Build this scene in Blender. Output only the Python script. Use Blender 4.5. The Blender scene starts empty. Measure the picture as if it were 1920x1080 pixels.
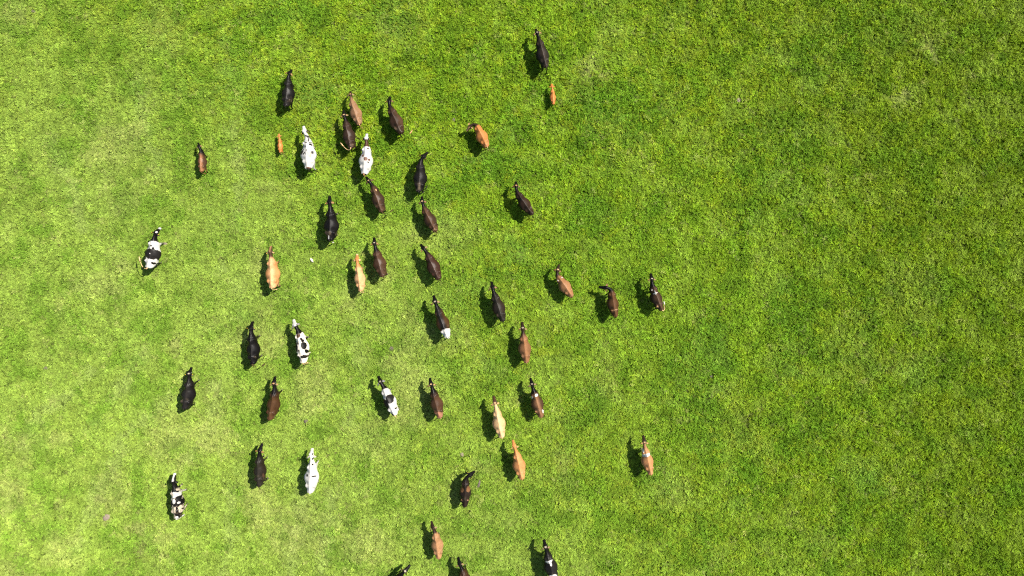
import bpy, bmesh, math, random
import numpy as np
from mathutils import Vector

# ------------------------------------------------------------------ camera, sky, sun, exposure
scene = bpy.context.scene
CAM_H = 40.0
cam_data = bpy.data.cameras.new('camera')
cam_data.sensor_width = 36.0
cam_data.lens = 36.0 * 1240.0 / 1920.0
cam_data.clip_start = 0.5
cam_data.clip_end = 5000.0
cam = bpy.data.objects.new('camera', cam_data)
cam.location = (0.0, 0.0, CAM_H)
cam.rotation_euler = (0.0, 0.0, 0.0)          # a drone looking straight down
scene.collection.objects.link(cam)
scene.camera = cam

SUN_TO = Vector((0.75, 0.40, 1.0)).normalized()  # towards the sun
world = bpy.data.worlds.new('World')
scene.world = world
world.use_nodes = True
wn, wl = world.node_tree.nodes, world.node_tree.links
wn.clear()
w_out = wn.new('ShaderNodeOutputWorld')
w_bg = wn.new('ShaderNodeBackground')
w_sky = wn.new('ShaderNodeTexSky')
w_sky.sky_type = 'NISHITA'
w_sky.sun_disc = False
w_sky.sun_elevation = math.asin(SUN_TO.z)
w_sky.sun_rotation = math.atan2(SUN_TO.x, SUN_TO.y)
w_bg.inputs['Strength'].default_value = 0.07
wl.new(w_sky.outputs[0], w_bg.inputs[0])
wl.new(w_bg.outputs[0], w_out.inputs[0])

sun_data = bpy.data.lights.new('sun', 'SUN')
sun_data.energy = 5.0
sun_data.angle = math.radians(0.5)
sun_data.color = (1.0, 0.95, 0.87)
sun = bpy.data.objects.new('sun', sun_data)
sun.rotation_euler = SUN_TO.to_track_quat('Z', 'Y').to_euler()
sun.location = SUN_TO * 100
scene.collection.objects.link(sun)

scene.view_settings.view_transform = 'Standard'
scene.view_settings.look = 'None'
scene.view_settings.gamma = 1.0
scene.view_settings.exposure = 1.38
scene.view_settings.use_curve_mapping = False
scene.render.engine = 'CYCLES'
scene.cycles.use_denoising = False
scene.cycles.max_bounces = 4
scene.cycles.use_light_tree = False
scene.cycles.adaptive_threshold = 0.02
scene.cycles.diffuse_bounces = 2
scene.cycles.transmission_bounces = 2
scene.cycles.glossy_bounces = 2
scene.cycles.filter_width = 1.2

# ------------------------------------------------------------------ helpers
LINK = scene.collection.objects.link
rng = np.random.default_rng(7)


def tag(o, label=None, cat=None, group=None, kind=None):
    if label: o['label'] = label
    if cat: o['category'] = cat
    if group: o['group'] = group
    if kind: o['kind'] = kind
    return o


def hash3(i, j, k, seed):
    n = (i * 374761393 + j * 668265263 + k * 2147483647 + seed * 1274126177) & 0xFFFFFFFF
    n = ((n ^ (n >> 13)) * 1274126177) & 0xFFFFFFFF
    n = ((n ^ (n >> 15)) * 739982445) & 0xFFFFFFFF
    n = ((n ^ (n >> 12)) * 695872825) & 0xFFFFFFFF
    n = n ^ (n >> 16)
    return (n & 0xFFFF) / 65535.0


def vnoise(p, freq, seed=0):
    """value noise in 0..1 at points p (n,3)"""
    q = np.asarray(p, dtype=np.float64) * freq + 1000.0
    i = np.floor(q).astype(np.int64)
    f = q - i
    f = f * f * (3 - 2 * f)
    out = np.zeros(len(q))
    for a in (0, 1):
        for b in (0, 1):
            for c in (0, 1):
                w = (f[:, 0] if a else 1 - f[:, 0]) * (f[:, 1] if b else 1 - f[:, 1]) * (f[:, 2] if c else 1 - f[:, 2])
                out += w * hash3(i[:, 0] + a, i[:, 1] + b, i[:, 2] + c, seed)
    return out


def fbm(p, freq, seed=0, octs=3):
    s, a, t = 0.0, 1.0, 0.0
    for o in range(octs):
        s = s + a * vnoise(p, freq * 2 ** o, seed + o * 17)
        t += a
        a *= 0.5
    return s / t


def sstep(a, b, x):
    t = np.clip((x - a) / (b - a), 0, 1)
    return t * t * (3 - 2 * t)


def mesh_from(name, verts, faces, smooth=True):
    me = bpy.data.meshes.new(name)
    me.from_pydata([tuple(v) for v in verts], [], faces)
    if smooth:
        me.polygons.foreach_set('use_smooth', [True] * len(me.polygons))
    me.update()
    return me


class Soup:
    """collects vertices and faces"""
    def __init__(self):
        self.v, self.f = [], []

    def loft(self, rings, close=True):
        base = len(self.v)
        n = len(rings[0])
        for r in rings:
            self.v.extend([tuple(p) for p in r])
        for i in range(len(rings) - 1):
            for j in range(n):
                a = base + i * n + j
                b = base + i * n + (j + 1) % n
                self.f.append((a, b, b + n, a + n))
        if close:
            self.f.append(tuple(base + j for j in reversed(range(n))))
            e = base + (len(rings) - 1) * n
            self.f.append(tuple(e + j for j in range(n)))

    def tube(self, pts, radii, n=10, squash=None):
        """rings round a path; radii are numbers or (side, front) pairs"""
        rings = []
        P = [Vector(p) for p in pts]
        for i, p in enumerate(P):
            d = (P[min(i + 1, len(P) - 1)] - P[max(i - 1, 0)]).normalized()
            ref = Vector((0, 1, 0)) if abs(d.y) < 0.9 else Vector((1, 0, 0))
            u = (ref - d * ref.dot(d)).normalized()
            w = d.cross(u)
            r = radii[i]
            ru, rw = r if isinstance(r, tuple) else (r, r)
            rings.append([p + u * math.cos(2 * math.pi * k / n) * ru + w * math.sin(2 * math.pi * k / n) * rw for k in range(n)])
        self.loft(rings)

    def ball(self, c, r, n=12, m=8):
        rings = []
        for i in range(m + 1):
            t = -math.pi / 2 + math.pi * (i + 0.02) / (m + 0.04)
            rings.append([(c[0] + r[0] * math.cos(t) * math.cos(2 * math.pi * k / n),
                           c[1] + r[1] * math.cos(t) * math.sin(2 * math.pi * k / n),
                           c[2] + r[2] * math.sin(t)) for k in range(n)])
        self.loft(rings)


# ------------------------------------------------------------------ materials
def new_mat(name):
    m = bpy.data.materials.new(name)
    m.use_nodes = True
    nt = m.node_tree
    nt.nodes.clear()
    out = nt.nodes.new('ShaderNodeOutputMaterial')
    return m, nt.nodes, nt.links, out


def coat_material(name, attr='coat', rough=0.38, spec=0.07, bump=0.15):
    m, N, L, out = new_mat(name)
    b = N.new('ShaderNodeBsdfPrincipled')
    at = N.new('ShaderNodeAttribute'); at.attribute_name = attr
    tc = N.new('ShaderNodeTexCoord')
    mp = N.new('ShaderNodeMapping'); mp.inputs['Scale'].default_value = (9, 34, 34)
    nz = N.new('ShaderNodeTexNoise'); nz.inputs['Scale'].default_value = 1.0; nz.inputs['Detail'].default_value = 4
    mr = N.new('ShaderNodeMapRange')
    mr.inputs['From Min'].default_value = 0.3; mr.inputs['From Max'].default_value = 0.7
    mr.inputs['To Min'].default_value = 0.78; mr.inputs['To Max'].default_value = 1.2
    mx = N.new('ShaderNodeVectorMath'); mx.operation = 'SCALE'
    L.new(tc.outputs['Object'], mp.inputs[0]); L.new(mp.outputs[0], nz.inputs['Vector'])
    L.new(nz.outputs[0], mr.inputs['Value']); L.new(at.outputs['Color'], mx.inputs[0]); L.new(mr.outputs[0], mx.inputs['Scale'])
    L.new(mx.outputs[0], b.inputs['Base Color'])
    b.inputs['Roughness'].default_value = rough
    b.inputs['Specular IOR Level'].default_value = spec
    bp = N.new('ShaderNodeBump'); bp.inputs['Strength'].default_value = bump; bp.inputs['Distance'].default_value = 0.02
    L.new(nz.outputs[0], bp.inputs['Height']); L.new(bp.outputs[0], b.inputs['Normal'])
    L.new(b.outputs[0], out.inputs[0])
    return m


def noise_material(name, c0, c1, scale, rough=0.8, bump=0.3, spec=0.2):
    m, N, L, out = new_mat(name)
    b = N.new('ShaderNodeBsdfPrincipled')
    tc = N.new('ShaderNodeTexCoord')
    nz = N.new('ShaderNodeTexNoise'); nz.inputs['Scale'].default_value = scale; nz.inputs['Detail'].default_value = 5
    mx = N.new('ShaderNodeMix'); mx.data_type = 'RGBA'
    mx.inputs['A'].default_value = (*c0, 1); mx.inputs['B'].default_value = (*c1, 1)
    L.new(tc.outputs['Object'], nz.inputs['Vector']); L.new(nz.outputs[0], mx.inputs['Factor'])
    L.new(mx.outputs['Result'], b.inputs['Base Color'])
    b.inputs['Roughness'].default_value = rough
    b.inputs['Specular IOR Level'].default_value = spec
    bp = N.new('ShaderNodeBump'); bp.inputs['Strength'].default_value = bump; bp.inputs['Distance'].default_value = 0.02
    L.new(nz.outputs[0], bp.inputs['Height']); L.new(bp.outputs[0], b.inputs['Normal'])
    L.new(b.outputs[0], out.inputs[0])
    return m


M_COAT = coat_material('cow_hair')
M_HOOF = noise_material('hoof_horn', (0.03, 0.025, 0.02), (0.10, 0.08, 0.06), 25, 0.5)
M_UDDER = noise_material('udder_skin', (0.45, 0.24, 0.18), (0.55, 0.33, 0.26), 9, 0.5)
M_EYE = noise_material('eye_dark', (0.008, 0.006, 0.005), (0.015, 0.01, 0.008), 5, 0.1, 0.0, 0.5)
M_TAG = noise_material('yellow_plastic', (0.70, 0.48, 0.03), (0.75, 0.52, 0.05), 5, 0.4, 0.0, 0.5)
M_DUNG = noise_material('dried_dung', (0.11, 0.085, 0.06), (0.21, 0.165, 0.125), 14, 0.95, 0.8)
M_DUNG_WET = noise_material('fresh_dung', (0.05, 0.042, 0.03), (0.11, 0.09, 0.065), 14, 0.6, 0.8)
M_STONE = noise_material('pale_stone', (0.32, 0.29, 0.23), (0.46, 0.42, 0.34), 10, 0.85, 0.6)

# ------------------------------------------------------------------ the setting: field
# ground sheet to the horizon
gm = bpy.data.meshes.new('ground')
S_, NX_, NY_ = 2500.0, 60, 60
xs = np.concatenate([[-S_, -600, -200, -80], np.linspace(-48, 48, 49), [80, 200, 600, S_]])
ys = np.concatenate([[-S_, -600, -200, -60], np.linspace(-32, 32, 33), [60, 200, 600, S_]])
gv = [(x, y, 0.0) for y in ys for x in xs]
gf = []
for j in range(len(ys) - 1):
    for i in range(len(xs) - 1):
        a = j * len(xs) + i
        gf.append((a, a + 1, a + 1 + len(xs), a + len(xs)))
gm.from_pydata(gv, [], gf)
m, N, L, out = new_mat('turf_soil')
b = N.new('ShaderNodeBsdfPrincipled')
geo = N.new('ShaderNodeNewGeometry')
n1 = N.new('ShaderNodeTexNoise'); n1.inputs['Scale'].default_value = 5.0; n1.inputs['Detail'].default_value = 6
n2 = N.new('ShaderNodeTexNoise'); n2.inputs['Scale'].default_value = 0.25; n2.inputs['Detail'].default_value = 4
r1 = N.new('ShaderNodeValToRGB')
r1.color_ramp.elements[0].color = (0.022, 0.036, 0.006, 1); r1.color_ramp.elements[0].position = 0.3
r1.color_ramp.elements[1].color = (0.075, 0.095, 0.018, 1); r1.color_ramp.elements[1].position = 0.7
mx = N.new('ShaderNodeMix'); mx.data_type = 'RGBA'
mx.inputs['B'].default_value = (0.13, 0.115, 0.05, 1)
mr = N.new('ShaderNodeMapRange'); mr.inputs['From Min'].default_value = 0.5; mr.inputs['From Max'].default_value = 0.75; mr.inputs['To Max'].default_value = 0.6
L.new(geo.outputs['Position'], n1.inputs['Vector']); L.new(geo.outputs['Position'], n2.inputs['Vector'])
L.new(n1.outputs[0], r1.inputs[0]); L.new(r1.outputs[0], mx.inputs['A']); L.new(n2.outputs[0], mr.inputs['Value']); L.new(mr.outputs[0], mx.inputs['Factor'])
L.new(mx.outputs['Result'], b.inputs['Base Color'])
b.inputs['Roughness'].default_value = 1.0; b.inputs['Specular IOR Level'].default_value = 0.0
bp = N.new('ShaderNodeBump'); bp.inputs['Distance'].default_value = 0.05; bp.inputs['Strength'].default_value = 0.8
L.new(n1.outputs[0], bp.inputs['Height']); L.new(bp.outputs[0], b.inputs['Normal'])
L.new(b.outputs[0], out.inputs[0])
gm.materials.append(m)
ground = bpy.data.objects.new('ground', gm); LINK(ground)
tag(ground, 'soil and thatch of the pasture under the grass', 'ground', kind='structure')

# grass leaf material: colour of each tuft comes with the tuft
m, N, L, out = new_mat('grass_leaf')
at = N.new('ShaderNodeAttribute'); at.attribute_name = 'tint'; at.attribute_type = 'INSTANCER'
lv = N.new('ShaderNodeAttribute'); lv.attribute_name = 'leafvar'
sc_ = N.new('ShaderNodeVectorMath'); sc_.operation = 'SCALE'
L.new(at.outputs['Color'], sc_.inputs[0]); L.new(lv.outputs['Fac'], sc_.inputs['Scale'])
d = N.new('ShaderNodeBsdfPrincipled')
d.inputs['Roughness'].default_value = 0.6; d.inputs['Specular IOR Level'].default_value = 0.06
tr = N.new('ShaderNodeBsdfTranslucent')
tcol = N.new('ShaderNodeVectorMath'); tcol.operation = 'MULTIPLY'; tcol.inputs[1].default_value = (1.2, 1.05, 0.4)
L.new(sc_.outputs[0], tcol.inputs[0])
L.new(sc_.outputs[0], d.inputs['Base Color']); L.new(tcol.outputs[0], tr.inputs['Color'])
ms = N.new('ShaderNodeMixShader'); ms.inputs[0].default_value = 0.22
L.new(d.outputs[0], ms.inputs[1]); L.new(tr.outputs[0], ms.inputs[2]); L.new(ms.outputs[0], out.inputs[0])
M_GRASS = m

proto_col = bpy.data.collections.new('grass_tufts')
R0 = random.Random(3)


def leaf(V, Fc, lvs, base, ang, length, width, lean, curl, var):
    """bent strip of two quads and a tip"""
    ca, sa = math.cos(ang), math.sin(ang)
    px, py = -sa, ca
    pts = []
    x, z, t = 0.0, 0.0, lean
    for k in range(4):
        pts.append((x, z))
        t2 = t + curl * k / 3
        x += math.sin(t2) * length / 3
        z += math.cos(t2) * length / 3
    w = [0.55, 1.0, 0.8, 0.1]
    o = len(V)
    for k, (r, z) in enumerate(pts):
        for s in (-1, 1):
            V.append((base[0] + ca * r + px * s * w[k] * width / 2, base[1] + sa * r + py * s * w[k] * width / 2, max(base[2] + z, 0.004)))
            lvs.append(var)
    for k in range(3):
        a = o + 2 * k
        Fc.append((a, a + 1, a + 3, a + 2))


for kind in range(10):      # small mats of turf: many fine blades and clover leaves in uneven clumps
    V, Fc, lvs = [], [], []
    for c_ in range(11):
        rr = 0.27 * R0.random() ** 0.6; ca_ = R0.uniform(0, 2 * math.pi)
        cx_, cy_ = rr * math.cos(ca_), rr * math.sin(ca_)
        cv = R0.choice((0.68, 0.8, 0.9, 1.0, 1.0, 1.1, 1.2, 1.35))
        ch = R0.uniform(0.5, 1.45)
        if R0.random() < 0.6:
            for i in range(15):
                a = R0.uniform(0, 2 * math.pi); r = R0.uniform(0, 0.055)
                leaf(V, Fc, lvs, (cx_ + r * math.cos(a), cy_ + r * math.sin(a), 0), a + R0.uniform(-1.2, 1.2), ch * R0.uniform(0.07, 0.13), R0.uniform(0.011, 0.020),
                     R0.uniform(0.15, 0.9), R0.uniform(0.3, 1.2), cv * R0.uniform(0.85, 1.15))
        else:
            for i in range(9):
                a = R0.uniform(0, 2 * math.pi); r = 0.07 * math.sqrt(R0.random()); z = ch * R0.uniform(0.03, 0.085); a0 = R0.uniform(0, 6.28)
                for k in range(3):
                    leaf(V, Fc, lvs, (cx_ + r * math.cos(a), cy_ + r * math.sin(a), z), a0 + k * 2.09, R0.uniform(0.022, 0.036), R0.uniform(0.020, 0.030), R0.uniform(1.0, 1.5), R0.uniform(0, 0.5), cv * R0.uniform(0.88, 1.12))
    me = mesh_from('tuft', V, Fc, smooth=False)
    la = me.attributes.new('leafvar', 'FLOAT', 'POINT'); la.data.foreach_set('value', np.array(lvs, dtype=np.float32))
    me.materials.append(M_GRASS)
    po = bpy.data.objects.new('tuft_%d' % kind, me)
    proto_col.objects.link(po)

# tuft positions: jittered grid, with paler short turf to the west, clumps and worn spots
GX, GY, STEP = 38.0, 22.5, 0.185
nx, ny = int(2 * GX / STEP), int(2 * GY / STEP)
ii, jj = np.meshgrid(np.arange(nx), np.arange(ny))
P = np.stack([ii.ravel() * STEP - GX, jj.ravel() * STEP - GY, np.zeros(nx * ny)], 1)
P[:, :2] += rng.uniform(-0.12, 0.12, (len(P), 2))
n_big = fbm(P, 0.09, 5, 3)
n_mid = fbm(P, 0.55, 11, 3)
n_fin = fbm(P, 2.6, 23, 2)
n_str = fbm(P, 0.33, 41, 4)
n_weed = fbm(P, 0.42, 57, 3)
west = sstep(6.0, -24.0, P[:, 0] + (n_big - 0.5) * 26 + P[:, 1] * 0.9)       # grazed, drier turf
height = (0.30 + 1.35 * n_fin) * (0.75 + 0.55 * n_mid) * rng.uniform(0.7, 1.3, len(P))
height *= 1.25 - 0.50 * west
keep = rng.random(len(P)) < (0.72 + 0.5 * n_fin + 0.25 * west)
straw = sstep(0.60, 0.80, n_str + 0.06 * west + 0.25 * (n_mid - 0.5)) * (0.15 + 0.3 * west)
lush = sstep(0.52, 0.70, n_weed) * (1 - 0.5 * west)
n_cl = fbm(P, 1.15, 83, 4)
clump = sstep(0.54, 0.68, n_cl)                           # ranker dark clumps
thin_ = sstep(0.46, 0.32, n_cl) * 0.8                     # thinner, paler turf
height *= (1 + 0.35 * clump) * (1 - 0.25 * thin_)
height *= 1 - 0.35 * straw
height *= 1 + 0.25 * lush


def path_dist(px, pts):
    dmin = np.full(len(px), 1e9)
    for (x0, y0), (x1, y1) in zip(pts[:-1], pts[1:]):
        dx, dy = x1 - x0, y1 - y0
        t = np.clip(((px[:, 0] - x0) * dx + (px[:, 1] - y0) * dy) / (dx * dx + dy * dy), 0, 1)
        dmin = np.minimum(dmin, np.hypot(px[:, 0] - x0 - t * dx, px[:, 1] - y0 - t * dy))
    return dmin


TRACKS = [[(-25.5, -8.6), (-24.2, -7.0), (-22.8, -4.8), (-22.0, -3.2)],
          [(-24.0, -9.5), (-21.8, -7.5), (-20.2, -6.4)],
          [(-17.6, 1.6), (-16.6, 0.2), (-16.2, -1.6)],
          [(-13.4, -17.0), (-12.6, -12.8), (-12.1, -11.5)],
          [(-28.0, 9.0), (-26.6, 6.5), (-26.0, 3.5)],
          [(-20.0, -11.0), (-18.4, -8.6), (-17.7, -6.0)],
          [(-29.5, -9.5), (-28.3, -7.5), (-26.8, -6.4), (-25.6, -5.0)],
          [(-26.5, -16.8), (-25.9, -14.6), (-25.0, -12.0), (-23.4, -9.9)],
          [(-17.3, -17.2), (-16.9, -14.0), (-16.7, -11.9)], [(-11.4, -16.8), (-11.0, -14.2), (-10.9, -12.4)],
          [(-16.9, 9.5), (-16.4, 6.6), (-16.6, 3.8)], [(-22.6, 12.6), (-22.2, 9.9), (-21.4, 7.0)], [(-9.6, -2.0), (-9.2, -5.4), (-9.9, -8.6)]]
trk = np.zeros(len(P))
for t_ in TRACKS:
    trk = np.maximum(trk, sstep(0.55, 0.1, path_dist(P, t_) + (n_fin - 0.5) * 0.9 + (n_mid - 0.45) * 0.8))
height *= 1 - 0.12 * trk

# worn bare spots (x, y, radius) in metres
WORN = [(-24.5, -13.9, 0.45), (-22.6, -14.6, 0.5), (-22.4, -15.6, 0.55), (-27.3, -12.9, 0.4), (-27.6, 3.0, 0.4),
        (-21.0, -16.3, 0.5), (4.6, 13.2, 0.9), (-20.4, -3.3, 0.7), (-23.6, 1.2, 0.6), (25.2, 14.5, 1.0), (23.5, 11.6, 0.7), (5.4, 12.8, 0.5)]
worn = np.zeros(len(P))
for (x, y, r) in WORN:
    dd = np.hypot(P[:, 0] - x, P[:, 1] - y) / r + (n_fin - 0.5) * 1.2
    worn = np.maximum(worn, sstep(1.2, 0.3, dd))
keep &= rng.random(len(P)) > 0.5 * worn
straw = np.maximum(straw, 0.6 * worn)
height *= 1 - 0.5 * worn

u = rng.random((len(P), 4))
G = np.array((0.154, 0.258, 0.012)); GL = np.array((0.104, 0.222, 0.013)); GY_ = np.array((0.214, 0.268, 0.012)); GP = np.array((0.200, 0.280, 0.048)); GS = np.array((0.31, 0.285, 0.11)); GB = np.array((0.122, 0.232, 0.034)); GE = np.array((0.126, 0.194, 0.005)); GT = np.array((0.25, 0.315, 0.085))
col = np.tile(G, (len(P), 1))


def mixc(c, t):
    global col
    col = col * (1 - t[:, None]) + c[None, :] * t[:, None]


mixc(GL, np.clip(lush * 0.8 + 0.35 * (n_mid - 0.4), 0, 1))
mixc(GY_, np.clip(sstep(0.45, 0.75, u[:, 0] * 0.6 + n_fin * 0.3 + 0.35 * (n_big - 0.5)), 0, 1) * 0.8)
mixc(GP, 0.75 * west)
east_vignette = sstep(4.0, 34.0, P[:, 0] + (n_big - 0.5) * 22)                # lens vignetting painted into the grass colour; sward also taller here
mixc(GE, 0.65 * east_vignette)
height *= 1 + 0.15 * east_vignette
mixc(GT, 0.42 * trk)
mixc(GL * 0.88, 0.55 * clump)
mixc(GP, 0.30 * thin_)
mixc(GS, np.clip(straw * (0.35 + 0.65 * u[:, 1]), 0, 1) * 0.85)
mixc(GS, (u[:, 2] > 0.975) * 0.35)                       # a dry tuft here and there
for (x, y, r) in [(18.3, 12.5, 1.1), (24.5, -5.0, 1.3), (16.9, 5.8, 1.3), (8.9, -11.6, 1.6), (21.5, -11.5, 1.3), (12.6, -4.0, 1.3)]:     # bluish herb patches
    dd = np.hypot(P[:, 0] - x, P[:, 1] - y) / r + (n_fin - 0.5)
    mixc(GB * 1.15, sstep(1.1, 0.2, dd) * 0.25)
col *= (1.0 + (0.5 * u[:, 3] - 0.25) * (1 - 0.4 * west))[:, None]
col *= (0.62 + 0.30 * n_mid + 0.50 * n_fin)[:, None]

idx = (u[:, 0] * 10).astype(int) % 10
wide = rng.uniform(0.8, 1.15, len(P))
rotz = rng.uniform(0, 2 * math.pi, len(P))
tilt = rng.normal(0, 0.16, (len(P), 2))
P, col, idx, wide, rotz, tilt, height = (a[keep] for a in (P, col, idx, wide, rotz, tilt, height))
pm = bpy.data.meshes.new('grass')
pm.vertices.add(len(P)); pm.vertices.foreach_set('co', P.ravel().astype(np.float32))


def pattr(name, typ, key, arr):
    a = pm.attributes.new(name, typ, 'POINT')
    a.data.foreach_set(key, np.ascontiguousarray(arr).ravel())


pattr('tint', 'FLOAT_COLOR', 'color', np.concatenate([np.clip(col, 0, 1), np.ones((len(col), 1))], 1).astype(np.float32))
pattr('pick', 'INT', 'value', idx.astype(np.int32))
pattr('rot', 'FLOAT_VECTOR', 'vector', np.stack([tilt[:, 0], tilt[:, 1], rotz], 1).astype(np.float32))
pattr('size', 'FLOAT_VECTOR', 'vector', np.stack([wide, wide, np.clip(height, 0.25, 1.9)], 1).astype(np.float32))
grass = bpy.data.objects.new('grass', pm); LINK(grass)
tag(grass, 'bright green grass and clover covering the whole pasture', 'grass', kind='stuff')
ng = bpy.data.node_groups.new('scatter_tufts', 'GeometryNodeTree')
ng.interface.new_socket('Geometry', in_out='INPUT', socket_type='NodeSocketGeometry')
ng.interface.new_socket('Geometry', in_out='OUTPUT', socket_type='NodeSocketGeometry')
gi = ng.nodes.new('NodeGroupInput'); go = ng.nodes.new('NodeGroupOutput')
iop = ng.nodes.new('GeometryNodeInstanceOnPoints')
ci = ng.nodes.new('GeometryNodeCollectionInfo'); ci.inputs['Collection'].default_value = proto_col
ci.inputs['Separate Children'].default_value = True; ci.inputs['Reset Children'].default_value = True


def nattr(name, typ):
    n = ng.nodes.new('GeometryNodeInputNamedAttribute'); n.data_type = typ; n.inputs['Name'].default_value = name
    return n.outputs['Attribute']


ng.links.new(gi.outputs[0], iop.inputs['Points']); ng.links.new(ci.outputs[0], iop.inputs['Instance'])
iop.inputs['Pick Instance'].default_value = True
ng.links.new(nattr('pick', 'INT'), iop.inputs['Instance Index'])
e2r = ng.nodes.new('FunctionNodeEulerToRotation')
ng.links.new(nattr('rot', 'FLOAT_VECTOR'), e2r.inputs[0]); ng.links.new(e2r.outputs[0], iop.inputs['Rotation'])
ng.links.new(nattr('size', 'FLOAT_VECTOR'), iop.inputs['Scale'])
ng.links.new(iop.outputs[0], go.inputs[0])
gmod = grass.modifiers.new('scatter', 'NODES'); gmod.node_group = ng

# ------------------------------------------------------------------ the cow
TB, NX0, NX1 = -0.92, 0.60, 1.22      # tail base, neck start, poll
TRUNK = [  # x, top, bottom, half width, roundness above, roundness below
    (-0.960, 1.19, 1.00, 0.090, 2.2, 2.0), (-0.92, 1.255, 0.90, 0.150, 2.1, 2.0), (-0.84, 1.285, 0.80, 0.195, 1.9, 2.1),
    (-0.70, 1.308, 0.73, 0.222, 1.75, 2.2), (-0.56, 1.325, 0.70, 0.255, 1.65, 2.2), (-0.44, 1.332, 0.67, 0.282, 1.55, 2.2), (-0.30, 1.330, 0.62, 0.350, 1.53, 2.2),
    (-0.14, 1.325, 0.575, 0.398, 1.56, 2.2), (0.04, 1.322, 0.565, 0.392, 1.6, 2.2), (0.18, 1.328, 0.59, 0.335, 1.58, 2.2),
    (0.32, 1.348, 0.62, 0.265, 1.52, 2.2), (0.46, 1.365, 0.65, 0.268, 1.5, 2.1), (0.58, 1.348, 0.70, 0.258, 1.55, 2.1), (0.69, 1.322, 0.76, 0.225, 1.6, 2.0),
    (0.80, 1.298, 0.83, 0.172, 1.7, 2.0), (0.92, 1.278, 0.90, 0.125, 1.85, 2.0), (1.06, 1.272, 0.96, 0.106, 2.0, 2.0),
    (1.17, 1.285, 1.01, 0.104, 2.0, 2.0), (1.25, 1.275, 1.05, 0.085, 2.0, 2.0)]


def section(x, zt, zb, w, nt_, nb_, n=32):
    zm = zb + (zt - zb) * 0.47
    ring = []
    for k in range(n):
        t = 2 * math.pi * k / n
        c, s = math.cos(t), math.sin(t)
        e = nt_ if s >= 0 else nb_
        y = w * math.copysign(abs(c) ** (2 / e), c)
        z = zm + ((zt - zm) if s >= 0 else (zm - zb)) * math.copysign(abs(s) ** (2 / e), s)
        ring.append((x, y, z))
    return ring


HEAD_P0, HEAD_PITCH = Vector((1.185, 0, 1.195)), math.radians(-36)
HEAD = [(-0.045, 0.055, 0.085), (0.0, 0.092, 0.118), (0.06, 0.115, 0.138), (0.14, 0.122, 0.146), (0.22, 0.112, 0.126), (0.31, 0.094, 0.102),
        (0.39, 0.080, 0.092), (0.46, 0.074, 0.098), (0.515, 0.062, 0.092), (0.54, 0.035, 0.060)]


def head_pt(t, y, h):
    """point in head space: t along the face, h above the axis"""
    c, s = math.cos(HEAD_PITCH), math.sin(HEAD_PITCH)
    return (HEAD_P0.x + c * t - s * h, y, HEAD_P0.z + s * t + c * h)


# leg phases: (dx of front left, front right, hind left, hind right foot, lift of each)
GAITS = [((0.18, -0.16, -0.12, 0.20), (0, 0, 0, 0)), ((-0.18, 0.14, 0.20, -0.14), (0, 0.02, 0, 0)),
         ((0.06, -0.05, 0.12, -0.14), (0, 0, 0, 0.02)), ((-0.06, 0.12, -0.18, 0.10), (0, 0.03, 0, 0))]


def leg_paths(gait):
    dx, lift = GAITS[gait]
    legs = []
    for q, s in ((0, 1), (1, -1)):
        d, l = dx[q], lift[q]
        legs.append(([(0.50, s * 0.14, 1.10), (0.56, s * 0.165, 0.92), (0.55 + d * 0.15, s * 0.155, 0.74), (0.55 + d * 0.55 + l, s * 0.12, 0.44),
                      (0.55 + d * 0.62 + l, s * 0.115, 0.38), (0.55 + d * 0.95 - l, s * 0.10, 0.14 + l), (0.565 + d, s * 0.10, 0.085 + l)],
                     [(0.08, 0.15), (0.085, 0.135), (0.07, 0.095), (0.05, 0.055), (0.05, 0.052), (0.038, 0.042), (0.046, 0.048)],
                     (0.575 + d, s * 0.10, l)))
    for q, s in ((2, 1), (3, -1)):
        d, l = dx[q], lift[q]
        legs.append(([(-0.55, s * 0.14, 1.12), (-0.52, s * 0.185, 0.95), (-0.46 + d * 0.15, s * 0.195, 0.78), (-0.60 + d * 0.4, s * 0.17, 0.60),
                      (-0.70 + d * 0.6, s * 0.145, 0.50), (-0.685 + d * 0.75, s * 0.135, 0.40), (-0.66 + d * 0.95, s * 0.125, 0.15 + l), (-0.64 + d, s * 0.125, 0.085 + l)],
                     [(0.10, 0.22), (0.11, 0.21), (0.095, 0.165), (0.062, 0.095), (0.048, 0.066), (0.045, 0.052), (0.038, 0.044), (0.046, 0.048)],
                     (-0.63 + d, s * 0.125, l)))
    return legs


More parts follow.
